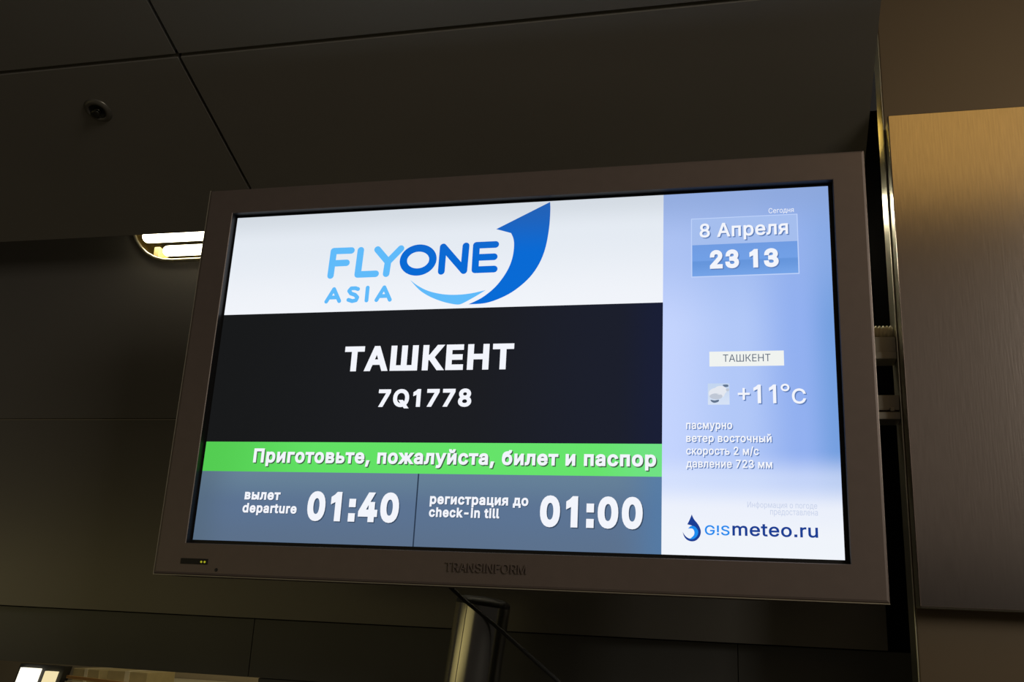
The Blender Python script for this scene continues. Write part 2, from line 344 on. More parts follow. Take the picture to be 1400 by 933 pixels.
# raised lettering on the bezel, indicator window
# letter outlines (units of 1/1000 em): character -> (advance, contours)
GLYPHS = {
    ' ': (187, ''),
    '!': (196, '67,160 63,509 132,509 128,160|98,-4 81,-1 66,9 56,24 52,41 56,58 66,73 81,83 98,86 116,83 130,73 140,58 143,41 140,24 130,9 116,-1'),
    ',': (187, '38,-119 68,71 137,71 84,-119'),
    '-': (453, '337,244 337,188 114,188 114,244'),
    '.': (187, '55,83 132,83 132,0 55,0'),
    '/': (249, '235,533 71,-76 14,-76 178,533'),
    '0': (453, '227,-7 174,1 130,24 95,62 69,113 53,178 48,254 53,330 69,395 95,447 130,484 174,508 227,516 279,508 323,484 358,447 384,395 400,330 405,254 400,178 384,113 359,62 323,24 279,1|227,50 261,56 290,74 313,103 330,144 340,194 344,254 340,314 330,365 313,405 290,435 261,453 227,460 192,453 163,435 140,405 123,365 113,314 109,254 113,194 123,144 140,103 163,74 192,56'),
    '1': (430, '276,509 276,0 212,0 212,424 168,392 104,362 104,424 164,458 218,509'),
    '2': (453, '64,0 64,47 234,229 282,282 299,305 311,327 318,348 320,371 317,397 308,419 293,436 273,449 250,457 224,460 196,457 172,447 153,433 139,413 130,390 127,362 66,362 71,405 86,442 111,473 143,496 182,511 225,516 268,511 306,497 337,474 361,445 376,411 381,372 378,345 371,318 357,290 336,259 267,180 153,60 153,57 389,57 389,0'),
    '3': (444, '216,-7 169,-2 127,11 92,31 66,59 48,93 42,132 107,132 112,108 123,88 140,71 161,60 187,52 215,50 246,53 272,61 295,74 312,92 323,114 326,139 323,165 312,188 295,207 272,221 242,230 207,233 166,233 166,289 207,289 235,291 260,299 281,312 296,329 305,351 309,375 306,399 297,420 284,437 265,449 243,457 216,460 191,457 167,450 146,438 130,422 119,402 115,378 53,378 59,417 76,450 102,478 135,498 174,511 217,516 262,511 300,497 330,475 353,446 367,414 372,378 366,339 349,306 322,280 287,264 287,260 317,252 342,238 363,219 378,196 387,169 390,139 384,99 367,64 341,35 306,12 264,-2'),
    '4': (453, '40,105 40,158 247,509 311,509 109,166 109,163 413,163 413,105|282,0 282,121 282,146 282,318 343,318 343,0'),
    '7': (453, '97,0 323,448 323,452 62,452 62,509 391,509 391,449 165,0'),
    '8': (453, '226,-7 178,-2 136,11 101,33 74,62 57,96 52,135 55,166 65,195 81,220 101,241 125,256 153,265 153,267 119,282 93,308 76,342 70,380 75,417 90,450 114,477 146,498 184,511 226,516 269,511 306,498 337,477 361,450 377,417 382,380 376,342 359,308 333,282 300,267 300,265 327,256 351,241 372,220 387,195 397,166 401,135 395,96 378,62 352,33 317,11 275,-2|226,49 258,52 285,60 307,74 323,91 333,113 337,139 333,165 322,189 305,208 283,223 256,232 226,235 196,232 169,223 147,208 130,189 119,165 115,139 119,113 129,91 145,74 167,60 195,52|226,290 252,292 274,300 293,313 307,330 316,351 319,376 316,399 308,420 294,437 275,449 252,457 226,460 200,457 177,449 159,437 145,420 136,399 133,376 136,351 145,330 159,313 178,300 201,292'),
    ':': (187, '55,83 132,83 132,0 55,0|55,374 132,374 132,291 55,291'),
    'A': (479, '239,456 232,478 245,478|16,0 201,509 276,509 463,0 395,0 287,302 264,372 239,456 213,371 191,302 85,0|110,142 110,199 370,199 370,142'),
    'C': (510, '267,-7 205,1 150,25 104,63 70,115 48,179 40,254 48,329 70,393 104,445 150,484 205,508 267,516 305,513 340,504 373,490 402,471 427,447 448,418 463,385 473,348 408,348 401,373 389,395 375,413 357,428 337,440 315,449 292,454 267,456 223,450 184,432 150,403 125,364 109,314 103,254 109,194 125,145 151,105 184,76 223,59 267,53 292,55 315,60 337,69 357,81 375,96 389,114 401,136 408,160 473,160 463,124 448,91 428,62 402,38 373,19 341,5 305,-4'),
    'F': (410, '60,0 60,509 369,509 369,452 125,452 125,278 346,278 346,221 125,221 125,0'),
    'G': (520, '269,-7 205,1 149,25 104,64 69,116 47,179 40,254 47,329 69,393 103,445 149,484 203,508 265,516 304,513 340,504 374,489 403,469 429,445 449,416 465,384 474,349 408,349 399,372 387,393 373,411 356,427 337,439 315,448 291,454 265,456 222,450 183,432 150,404 125,364 109,314 103,254 109,194 125,145 151,105 184,76 224,59 269,53 309,57 345,71 374,93 396,123 410,160 415,199 283,199 283,256 478,256 478,200 471,141 451,91 419,50 377,19 326,0'),
    'I': (190, '63,509 128,509 128,0 63,0'),
    'M': (628, '315,73 322,49 307,49|507,436 507,457 513,457|120,435 112,457 119,457|60,0 60,509 152,509 277,187 287,159 299,123 311,84 315,73 318,83 330,121 342,158 352,187 476,509 568,509 568,0 504,0 504,291 504,327 505,369 506,413 507,436 498,409 482,363 467,322 456,291 342,0 286,0 170,291 159,321 145,361 129,408 120,435 120,416 121,372 122,328 122,291 122,0'),
    'N': (523, '403,76 414,55 405,54|120,431 108,452 119,454|60,0 60,509 136,509 343,183 363,151 388,107 403,76 401,108 399,157 399,195 399,509 463,509 463,0 387,0 202,290 177,331 148,381 120,431 122,384 124,328 125,291 125,0'),
    'O': (533, '267,-7 205,1 150,25 105,63 70,115 48,179 40,254 48,329 70,393 105,445 150,484 205,508 267,516 329,508 384,484 429,445 464,393 486,329 493,254 486,179 464,115 429,63 384,25 329,1|267,53 310,59 349,76 383,105 408,144 425,194 430,254 425,314 408,365 383,404 349,433 310,450 267,456 223,450 184,433 151,404 125,364 109,314 103,254 109,194 125,144 151,105 184,76 223,59'),
    'Q': (533, '245,159 313,159 369,85 384,65 468,-48 401,-48 346,27 331,46|267,-7 205,1 150,25 105,63 70,115 48,179 40,254 48,329 70,393 105,445 150,484 205,508 267,516 329,508 384,484 429,445 464,393 486,329 493,254 486,179 464,115 429,63 384,25 329,1|267,53 310,59 349,76 383,105 408,144 425,194 430,254 425,314 408,365 383,404 349,433 310,450 267,456 223,450 184,433 151,404 125,364 109,314 103,254 109,194 125,144 151,105 184,76 223,59'),
    'R': (449, '125,255 234,255 269,258 298,267 319,281 334,300 342,324 345,352 342,380 334,405 319,425 298,440 269,449 233,452 125,452|125,198 96,198 96,255 125,255|60,0 60,509 236,509 290,504 333,489 367,465 390,433 405,395 409,352 405,309 390,271 367,240 333,217 289,203 236,198 125,198 125,0|353,0 230,229 303,229 428,0'),
    'S': (446, '224,-9 172,-4 128,9 91,31 64,60 46,96 38,137 104,137 110,110 123,88 142,71 166,59 194,52 224,49 257,52 286,60 311,74 329,92 341,114 346,139 342,161 332,179 316,193 296,205 245,222 184,239 128,260 86,289 67,313 56,341 52,372 58,413 75,448 102,476 138,498 180,511 227,516 275,511 316,498 351,476 377,449 394,415 401,378 337,378 326,412 302,437 267,453 225,459 194,456 167,448 145,435 129,418 118,398 115,376 119,352 131,334 148,319 169,308 212,293 264,279 312,264 336,252 359,238 379,220 395,198 405,171 408,139 403,99 386,64 360,34 323,11 278,-4'),
    'T': (448, '32,452 32,509 417,509 417,452 257,452 257,0 193,0 193,452'),
    'a': (389, '160,-9 126,-5 94,5 68,22 48,45 35,73 30,108 34,138 43,161 58,179 78,193 100,203 125,211 178,220 234,227 252,230 265,235 273,243 276,255 276,257 273,279 267,297 256,311 240,322 220,329 196,331 171,329 149,322 132,313 118,301 107,288 100,274 41,291 57,322 79,346 104,364 133,375 163,382 194,384 239,379 263,372 286,360 306,343 322,320 333,290 337,251 337,0 277,0 277,52 272,52 252,25 236,12 215,1 190,-6|170,45 202,49 228,59 248,74 263,93 272,115 276,138 276,190 259,182 231,176 200,171 175,168 134,159 117,150 103,139 95,124 92,105 94,87 102,72 114,61 130,52 149,47'),
    'c': (395, '207,-8 159,-2 117,16 82,46 56,85 40,133 34,187 40,243 56,291 82,330 117,360 159,378 207,384 234,383 260,377 284,368 305,356 324,341 340,322 353,301 362,277 303,262 290,289 270,311 242,325 207,330 173,325 145,310 124,287 108,258 99,224 96,187 99,151 108,117 124,89 145,66 173,51 207,46 243,52 271,66 292,89 304,117 363,102 354,78 341,56 325,37 306,21 285,9 261,-1 235,-6'),
    'd': (424, '195,-8 151,-2 111,16 79,45 55,84 39,133 34,189 39,245 55,293 79,332 112,361 151,378 196,384 228,381 253,373 272,360 287,346 306,319 311,319 311,509 372,509 372,0 313,0 313,59 307,59 287,31 272,17 252,4 227,-5|205,47 236,51 263,65 284,86 299,115 309,150 312,189 309,229 300,263 284,291 263,312 237,325 205,330 172,325 145,311 124,290 108,261 99,227 96,189 99,151 109,117 124,88 145,66 172,51'),
    'e': (404, '308,221 338,221 310,202|97,221 308,221 307,237 298,269 283,294 263,314 237,326 205,330 173,326 146,313 125,294 109,270 99,241|97,169 75,169 75,221 97,221 96,211 96,178|212,-8 161,-2 117,16 82,46 56,85 40,132 34,187 39,242 55,290 81,329 115,359 157,378 205,384 236,382 266,374 294,361 319,341 341,315 357,282 368,242 371,194 371,169 97,169 100,139 110,106 128,80 151,61 179,50 212,46 234,48 254,53 271,61 285,73 297,88 306,105 365,91 353,63 335,39 311,19 283,4 249,-5'),
    'h': (410, '114,312 114,287 102,287|114,227 114,0 53,0 53,509 114,509 114,312 124,332 152,362 187,379 227,384 264,380 295,369 321,349 341,321 353,285 357,240 357,0 296,0 296,235 290,275 273,304 246,323 210,329 184,326 161,317 141,303 126,283 117,257'),
    'i': (166, '53,0 53,379 114,379 114,0|53,452 53,515 114,515 114,452'),
    'k': (380, '110,137 110,212 121,212 284,379 360,379 184,199 177,199|53,0 53,509 114,509 114,0|294,0 148,186 191,229 372,0'),
    'l': (189, '139,-2 101,3 74,20 58,47 53,84 53,509 114,509 114,99 115,77 120,62 130,54 146,52 160,53 170,54 181,3 162,-1'),
    'm': (609, '53,0 53,379 112,379 112,306 118,323 132,346 151,363 172,376 195,384 219,386 257,380 287,361 309,331 317,308 322,321 337,343 357,361 381,375 407,383 437,386 468,383 497,372 522,354 541,328 553,296 557,255 557,0 496,0 496,254 490,289 473,313 447,326 419,330 395,328 374,320 358,307 345,290 338,270 335,247 335,0 274,0 274,260 269,288 253,311 229,326 199,330 178,328 158,320 140,307 126,289 117,266 114,238 114,0'),
    'n': (409, '112,307 112,287 102,287|114,227 114,0 53,0 53,379 112,379 112,307 124,332 152,362 187,379 227,384 264,380 295,369 321,349 341,321 353,285 357,240 357,0 296,0 296,235 290,275 273,304 246,323 210,329 184,326 161,317 141,303 126,283 117,257'),
    'o': (415, '207,-8 159,-2 117,16 82,46 56,85 40,133 34,187 40,243 56,291 82,330 117,360 159,378 207,384 256,378 299,360 333,330 359,291 376,243 381,187 376,133 359,85 333,46 299,16 256,-2|207,46 242,51 270,66 292,89 307,117 316,151 319,187 316,224 307,258 292,287 270,310 242,325 207,330 173,325 145,310 124,287 108,258 99,224 96,187 99,151 108,117 124,89 145,66 173,51'),
    'p': (424, '53,-143 53,379 112,379 112,319 118,319 137,346 152,360 171,373 197,381 229,384 274,378 313,361 345,332 370,293 385,245 390,189 385,133 370,84 346,45 313,16 274,-2 229,-8 198,-5 173,4 153,17 138,31 118,59 114,59 114,-143|220,47 253,51 279,66 301,88 316,117 325,151 328,189 325,227 316,261 301,290 280,311 253,325 220,330 188,325 161,312 140,291 125,263 116,229 113,189 116,150 125,115 140,86 162,65 188,51'),
    'r': (259, '53,0 53,379 112,379 112,321 115,321 130,347 152,367 181,380 213,385 229,384 243,384 243,322 230,324 207,326 182,323 159,315 140,301 126,284 117,262 114,237 114,0'),
    't': (227, '204,379 204,327 6,327 6,379|65,471 126,471 126,98 128,76 136,61 150,53 170,50 185,51 202,54 213,2 192,-3 168,-4 125,2 92,21 72,52 65,93'),
    'u': (410, '298,73 298,92 307,92|182,-5 146,-1 115,11 89,31 69,59 57,95 53,139 53,379 114,379 114,144 119,105 137,75 164,56 200,50 226,53 249,62 268,77 283,97 293,122 296,153 296,379 357,379 357,0 298,0 298,73 286,47 257,17 222,0'),
    'А': (479, '239,456 232,478 245,478|16,0 201,509 276,509 463,0 395,0 287,302 264,372 239,456 213,371 191,302 85,0|110,142 110,199 370,199 370,142'),
    'Е': (418, '60,0 60,509 372,509 372,452 125,452 125,286 355,286 355,229 125,229 125,57 375,57 375,0'),
    'И': (523, '403,429 404,454 416,452|120,75 118,54 110,55|463,0 398,0 398,291 399,328 402,384 403,429 376,381 346,331 321,290 137,0 60,0 60,509 125,509 125,195 124,157 123,108 120,75 136,107 161,151 180,183 388,509 463,509'),
    'К': (466, '60,0 60,509 125,509 125,287 196,287 362,509 440,509 251,262 449,0 371,0 199,231 125,231 125,0'),
    'Н': (517, '60,0 60,509 125,509 125,289 392,289 392,509 457,509 457,0 392,0 392,232 125,232 125,0'),
    'П': (517, '457,509 457,0 392,0 392,452 125,452 125,0 60,0 60,509'),
    'С': (510, '267,-7 205,1 150,25 104,63 70,115 48,179 40,254 48,329 70,393 104,445 150,484 205,508 267,516 305,513 340,504 373,490 402,471 427,447 448,418 463,385 473,348 408,348 401,373 389,395 375,413 357,428 337,440 315,449 292,454 267,456 223,450 184,432 150,403 125,364 109,314 103,254 109,194 125,145 151,105 184,76 223,59 267,53 292,55 315,60 337,69 357,81 375,96 389,114 401,136 408,160 473,160 463,124 448,91 428,62 402,38 373,19 341,5 305,-4'),
    'Т': (448, '32,452 32,509 417,509 417,452 257,452 257,0 193,0 193,452'),
    'Ш': (666, '60,509 125,509 125,57 301,57 301,509 365,509 365,57 542,57 542,509 606,509 606,0 60,0'),
    'а': (389, '160,-9 126,-5 94,5 68,22 48,45 35,73 30,108 34,138 43,161 58,179 78,193 100,203 125,211 178,220 234,227 252,230 265,235 273,243 276,255 276,257 273,279 267,297 256,311 240,322 220,329 196,331 171,329 149,322 132,313 118,301 107,288 100,274 41,291 57,322 79,346 104,364 133,375 163,382 194,384 239,379 263,372 286,360 306,343 322,320 333,290 337,251 337,0 277,0 277,52 272,52 252,25 236,12 215,1 190,-6|170,45 202,49 228,59 248,74 263,93 272,115 276,138 276,190 259,182 231,176 200,171 175,168 134,159 117,150 103,139 95,124 92,105 94,87 102,72 114,61 130,52 149,47'),
    'б': (411, '208,-8 161,-2 119,15 84,44 57,82 40,129 34,185 34,198 36,253 41,301 50,342 62,376 79,403 101,426 127,443 159,455 196,463 238,468 273,475 283,480 290,488 294,509 349,509 346,483 338,461 324,444 304,431 275,422 238,417 192,411 155,401 127,383 107,356 93,318 85,266 86,266 99,291 118,314 141,334 167,350 197,360 229,363 269,357 304,339 334,311 357,274 372,230 377,181 372,130 355,84 329,46 295,17 254,-2|208,46 240,50 266,62 287,81 303,108 313,140 316,178 313,216 304,249 289,275 268,294 242,306 211,310 179,305 151,293 128,272 110,245 99,213 96,175 99,140 109,109 126,82 148,62 176,50'),
    'в': (392, '53,0 53,379 208,379 264,372 307,352 327,331 339,307 343,278 339,248 324,226 300,209 270,199 291,194 312,185 330,171 345,152 355,130 358,102 354,75 343,50 325,29 300,13 269,3 232,0|111,56 232,56 259,59 279,70 291,86 295,108 291,133 279,153 259,165 232,169 111,169|111,220 209,220 239,224 263,234 277,251 282,273 277,294 262,310 239,320 208,324 111,324'),
    'г': (304, '290,379 290,323 114,323 114,0 53,0 53,379'),
    'д': (427, '13,-110 13,56 44,56 65,82 79,116 90,164 98,231 110,379 356,379 356,56 414,56 414,-110 353,-110 353,0 74,0 74,-110|114,56 295,56 295,323 166,323 157,231 151,175 143,127 131,87'),
    'е': (404, '308,221 338,221 310,202|97,221 308,221 307,237 298,269 283,294 263,314 237,326 205,330 173,326 146,313 125,294 109,270 99,241|97,169 75,169 75,221 97,221 96,211 96,178|212,-8 161,-2 117,16 82,46 56,85 40,132 34,187 39,242 55,290 81,329 115,359 157,378 205,384 236,382 266,374 294,361 319,341 341,315 357,282 368,242 371,194 371,169 97,169 100,139 110,106 128,80 151,61 179,50 212,46 234,48 254,53 271,61 285,73 297,88 306,105 365,91 353,63 335,39 311,19 283,4 249,-5'),
    'ж': (563, '21,0 174,193 23,379 95,379 221,218 252,218 252,379 313,379 313,218 342,218 468,379 541,379 390,193 543,0 469,0 342,162 313,162 313,0 252,0 252,162 223,162 95,0'),
    'и': (410, '358,0 296,0 296,274 293,274 111,0 53,0 53,379 114,379 114,104 118,104 300,379 358,379'),
    'й': (410, '358,0 296,0 296,274 293,274 111,0 53,0 53,379 114,379 114,104 118,104 300,379 358,379|205,433 179,436 155,446 135,461 120,481 110,504 107,529 151,529 155,508 166,491 184,480 205,476 227,480 244,491 255,508 259,529 304,529 301,504 291,481 276,461 256,446 232,436'),
    'к': (376, '53,0 53,379 114,379 114,215 152,215 288,379 366,379 213,196 368,0 290,0 167,159 114,159 114,0'),
    'л': (400, '6,0 6,56 20,56 36,58 48,63 59,72 67,86 73,106 78,133 84,211 91,379 348,379 348,0 286,0 286,323 149,323 143,189 138,132 129,84 115,47 94,21 65,5 27,0'),
    'м': (535, '268,60 273,41 263,41|422,326 423,354 430,354|112,320 102,354 111,354|53,0 53,379 144,379 232,168 246,132 257,100 265,70 268,60 270,69 278,100 289,132 303,168 390,379 482,379 482,0 421,0 421,197 421,237 422,276 422,315 422,326 415,300 399,252 377,198 294,0 240,0 156,198 135,252 118,300 112,320 112,318 113,279 113,238 113,197 113,0'),
    'н': (408, '309,223 309,167 99,167 99,223|114,379 114,0 53,0 53,379|356,379 356,0 295,0 295,379'),
    'о': (415, '207,-8 159,-2 117,16 82,46 56,85 40,133 34,187 40,243 56,291 82,330 117,360 159,378 207,384 256,378 299,360 333,330 359,291 376,243 381,187 376,133 359,85 333,46 299,16 256,-2|207,46 242,51 270,66 292,89 307,117 316,151 319,187 316,224 307,258 292,287 270,310 242,325 207,330 173,325 145,310 124,287 108,258 99,224 96,187 99,151 108,117 124,89 145,66 173,51'),
    'п': (408, '355,379 355,0 294,0 294,323 114,323 114,0 53,0 53,379'),
    'р': (424, '53,-143 53,379 112,379 112,319 118,319 137,346 152,360 171,373 197,381 229,384 274,378 313,361 345,332 370,293 385,245 390,189 385,133 370,84 346,45 313,16 274,-2 229,-8 198,-5 173,4 153,17 138,31 118,59 114,59 114,-143|220,47 253,51 279,66 301,88 316,117 325,151 328,189 325,227 316,261 301,290 280,311 253,325 220,330 188,325 161,312 140,291 125,263 116,229 113,189 116,150 125,115 140,86 162,65 188,51'),
    'с': (395, '207,-8 159,-2 117,16 82,46 56,85 40,133 34,187 40,243 56,291 82,330 117,360 159,378 207,384 234,383 260,377 284,368 305,356 324,341 340,322 353,301 362,277 303,262 290,289 270,311 242,325 207,330 173,325 145,310 124,287 108,258 99,224 96,187 99,151 108,117 124,89 145,66 173,51 207,46 243,52 271,66 292,89 304,117 363,102 354,78 341,56 325,37 306,21 285,9 261,-1 235,-6'),
    'т': (325, '132,0 132,325 6,325 6,379 319,379 319,325 193,325 193,0'),
    'у': (389, '195,60 206,21 184,21|47,-139 61,-86 71,-87 88,-90 104,-89 118,-84 130,-74 141,-58 151,-36 163,-1 17,379 84,379 165,155 187,87 195,60 202,87 224,155 305,379 371,379 204,-58 191,-85 177,-107 159,-124 139,-136 117,-143 91,-145 65,-143'),
    'ф': (477, '208,-8 159,-2 117,16 82,46 56,85 40,133 34,187 40,243 56,291 82,330 117,360 159,378 208,384 269,384 318,378 360,360 395,330 421,291 438,243 443,187 438,133 421,85 395,46 360,16 318,-2 269,-8|208,43 269,43 304,48 332,64 354,87 370,117 379,151 382,187 379,225 370,260 354,290 332,314 304,330 269,335 208,335 173,330 145,314 123,290 108,260 98,225 95,187 98,151 108,117 123,87 145,64 173,48|208,-143 208,509 269,509 269,-143'),
    'ц': (415, '53,0 53,379 114,379 114,56 294,56 294,379 355,379 355,0|344,-109 344,0 318,0 318,56 405,56 405,-109'),
    'ч': (401, '198,118 157,122 121,134 92,153 70,181 57,216 53,258 53,379 114,379 114,258 120,221 138,195 165,180 198,175 233,177 264,182 324,199 324,143 285,130 244,122|287,0 287,379 348,379 348,0'),
    'ы': (510, '114,244 214,244 256,240 290,228 317,210 337,186 349,156 353,123 349,90 337,61 317,36 290,16 255,4 214,0 53,0 53,379 114,379|114,187 114,56 214,56 245,61 270,74 286,95 292,121 286,148 270,169 245,183 214,187|104,244 114,244 114,187 104,187|397,0 397,379 458,379 458,0'),
    'ь': (388, '114,244 214,244 256,240 290,228 317,210 337,186 349,156 353,123 349,90 337,61 317,36 290,16 255,4 214,0 53,0 53,379 114,379|114,187 114,56 214,56 245,61 270,74 286,95 292,121 286,148 270,169 245,183 214,187|104,244 114,244 114,187 104,187'),
    'я': (385, '271,194 271,326 184,326 142,322 114,309 98,288 93,259 98,231 114,211 143,198 184,194|271,142 271,194 298,194 298,142|332,0 271,0 271,142 180,142 134,146 97,157 68,174 48,198 36,226 32,259 36,293 48,322 68,346 97,365 134,376 180,379 332,379|85,0 15,0 122,172 190,172'),
}

def _area(P): return sum(P[i][0] * P[(i + 1) % len(P)][1] - P[(i + 1) % len(P)][0] * P[i][1] for i in range(len(P))) / 2
def _inside(p, P):
    c = False
    for i in range(len(P)):
        (x0, y0), (x1, y1) = P[i], P[i - 1]
        if (y0 > p[1]) != (y1 > p[1]) and p[0] < (x1 - x0) * (p[1] - y0) / (y1 - y0) + x0: c = not c
    return c
_cache = {}
def glyph(ch):
    if ch not in _cache:
        adv, s = GLYPHS[ch]
        L = [[tuple(map(float, p.split(','))) for p in q.split()] for q in s.split('|') if q]
        outs = [P for P in L if _area(P) < 0]; holes = [P for P in L if _area(P) > 0]; tris = []
        for P in outs:
            loops = [P] + [h for h in holes if _inside(h[0], P) and _area(h) < -_area(P)]
            flat = [p for lp in loops for p in lp]
            for t in tessellate_polygon([[Vector((x, y, 0)) for x, y in lp] for lp in loops]): tris.append([flat[i] for i in t])
        _cache[ch] = (adv, L, tris)
    return _cache[ch]
def ref_h(ch): return max(y for P in glyph(ch)[1] for x, y in P)
REF = {'cap': ref_h('Н'), 'x': ref_h('и'), 'dig': ref_h('4'), 'asc': ref_h('d')}
def put_text(mb, body, x0, x1, zbase, ztop, y, mat, ref='cap', bold=0.0, depth=0.0, spacing=0.0, slant=0.0):
    """letters between X=x0..x1 with baseline zbase; ztop is the top of the reference letter; bold swells the outlines by that many em"""
    bo = bold * 1000; cx = 0; items = []
    for ch in body:
        adv, L, tris = glyph(ch); items.append((cx, L, tris)); cx += adv + spacing + bo * 1.5
    lo = min(x + c for c, L, t in items for P in L for x, _ in P) - bo; hi = max(x + c for c, L, t in items for P in L for x, _ in P) + bo
    sx = (x1 - x0) / (hi - lo); sz = (ztop - zbase) / (REF[ref] + 2 * bo); mi = mb.mi(mat); new = []
    def V(px, py): return mb.bm.verts.new((x0 + (px - lo) * sx + slant * py * sz, y, zbase + (py + bo) * sz))
    for c, L, tris in items:
        for t in tris: new.append(mb.bm.faces.new([V(px + c, py) for px, py in t]))
        if bo > 0:
            for P in L:
                n = len(P)
                for i in range(n):
                    A = Vector(P[i]); B = Vector(P[(i + 1) % n]); d = B - A
                    if d.length < 1e-6: continue
                    d.normalize(); N = Vector((-d.y, d.x)) * bo
                    # outer mitre point at B
                    D2 = Vector(P[(i + 2) % n]) - B
                    if D2.length > 1e-6:
                        D2.normalize(); k = 1 + d.dot(D2)
                        if k > 0.35:
                            mt = (Vector((-d.y, d.x)) + Vector((-D2.y, D2.x))) / k * bo
                            for s in (1, -1):
                                new.append(mb.bm.faces.new([V(*(q + Vector((c, 0)))) for q in (B, B + N * s, B + mt * s, B + Vector((-D2.y, D2.x)) * bo * s)]))
                        else:
                            new.append(mb.bm.faces.new([V(B.x + c + bo * math.cos(a), B.y + bo * math.sin(a)) for a in [math.pi * 2 * q / 8 for q in range(8)]]))
                    new.append(mb.bm.faces.new([V(*(q + Vector((c, 0)))) for q in (A + N, A - N, B - N, B + N)]))
    for f in new: f.material_index = mi
    if depth:
        bmesh.ops.remove_doubles(mb.bm, verts=list({v for f in new for v in f.verts}), dist=1e-7)
        new = [f for f in new if f.is_valid]
        r = bmesh.ops.extrude_face_region(mb.bm, geom=new)
        for g in r['geom']:
            if isinstance(g, bmesh.types.BMVert): g.co.y -= depth
        for f in mb.bm.faces: f.material_index = mi
b = MB(); put_text(b, 'TRANSINFORM', -0.0678, 0.0578, 1.7768, 1.7905, fy, 'bezel', 'cap', 0.0, 0.0028); b.build('brand_lettering', mon, 'raised letters TRANSINFORM')
b = MB(); b.box(-0.5176, -0.4690, fy - 0.0012, fy + 0.001, 1.7733, 1.7822, 'gasket', 0.0004); led = b.build('indicator_window', mon, 'small black indicator window')
for x in (-0.4800, -0.4740):
    b = MB(); b.lathe([(0.0, 0.0016), (0.0009, 0.0014), (0.0016, 0.0008), (0.0018, 0.0)], 'led', Matrix.Translation((x, fy - 0.0012, 1.7772)) @ Matrix.Rotation(math.pi / 2, 4, 'X'), 12)
    b.build('indicator_light', led, 'yellow green indicator light')
b = MB(); b.lathe([(0.0, 0.0), (0.0022, 0.0), (0.0026, 0.0006), (0.0028, 0.0)], 'dark_metal', Matrix.Translation((-0.4520, fy - 0.0004, 1.7655)) @ Matrix.Rotation(math.pi / 2, 4, 'X'), 14)
b.build('screw', mon)

# ------------------------------------------------------------------ the picture on the screen (u right, v down, in millimetres)
b = MB(); b.box(sx0, sx1, 0.0022, 0.012, sz0, sz1, 'gasket'); scr = b.build('screen', mon, 'lit screen')
def ux(u): return -W / 2 + u / 1000
def vz(v): return HC + H / 2 - v / 1000
Y0 = 0.0018
LAY = lambda k: Y0 - 0.00022 * k
def region(name, u0, u1, v0, v1, mat, lay=0, label=None):
    q = MB(); q.box(ux(u0), ux(u1), LAY(lay), LAY(lay) + 0.00018, vz(v1), vz(v0), mat)
    return q.build(name, scr, label, origin=(0, 0, HC))
def lettering(name, rows, label=None):
    q = MB()
    for r in rows:
        body, u0, u1, vt, vb, mat, ref, bold = r[:8]; sh = r[8] if len(r) > 8 else None; du = r[9] if len(r) > 9 else 1.6
        if sh: put_text(q, body, ux(u0 + du), ux(u1 + du), vz(vb + du), vz(vt + du), LAY(3), sh, ref, bold)
        put_text(q, body, ux(u0), ux(u1), vz(vb), vz(vt), LAY(4), mat, ref, bold)
    return q.build(name, scr, label, origin=(0, 0, HC), normals=False)
def stroke(q, pts, w, mat, lay, closed=False, caps=True):
    """round-ended pen stroke on the screen"""
    y = LAY(lay); i = q.mi(mat); P = [Vector((ux(u), vz(v))) for u, v in pts]; hw = w / 2000
    if closed: P = P + [P[0]]
    for a, c in zip(P, P[1:]):
        d = (c - a).normalized(); nn = Vector((-d.y, d.x)) * hw
        f = q.bm.faces.new([q.bm.verts.new((t.x, y, t.y)) for t in (a + nn, a - nn, c - nn, c + nn)]); f.material_index = i
    if caps:
        for p in P:
            f = q.bm.faces.new([q.bm.verts.new((p.x + hw * math.cos(t), y, p.y + hw * math.sin(t))) for t in [2 * math.pi * k / 20 for k in range(20)]]); f.material_index = i
def smooth_poly(pts, closed_idx=(), k=4):
    """Catmull-Rom through pts (closed); indices in closed_idx stay sharp corners"""
    n = len(pts); out = []
    for i in range(n):
        p0, p1, p2, p3 = (Vector(pts[(i + d) % n]) for d in (-1, 0, 1, 2))
        if i in closed_idx: p0 = p1
        if (i + 1) % n in closed_idx: p3 = p2
        for s in range(k):
            t = s / k
            out.append(0.5 * ((2 * p1) + (p2 - p0) * t + (2 * p0 - 5 * p1 + 4 * p2 - p3) * t * t + (3 * p1 - p0 - 3 * p2 + p3) * t ** 3))
    return out
def blob(q, pts, mat, lay):
    y = LAY(lay); f = q.bm.faces.new([q.bm.verts.new((ux(p[0]), y, vz(p[1]))) for p in pts]); f.material_index = q.mi(mat); f.normal_update()
    bmesh.ops.triangulate(q.bm, faces=[f])

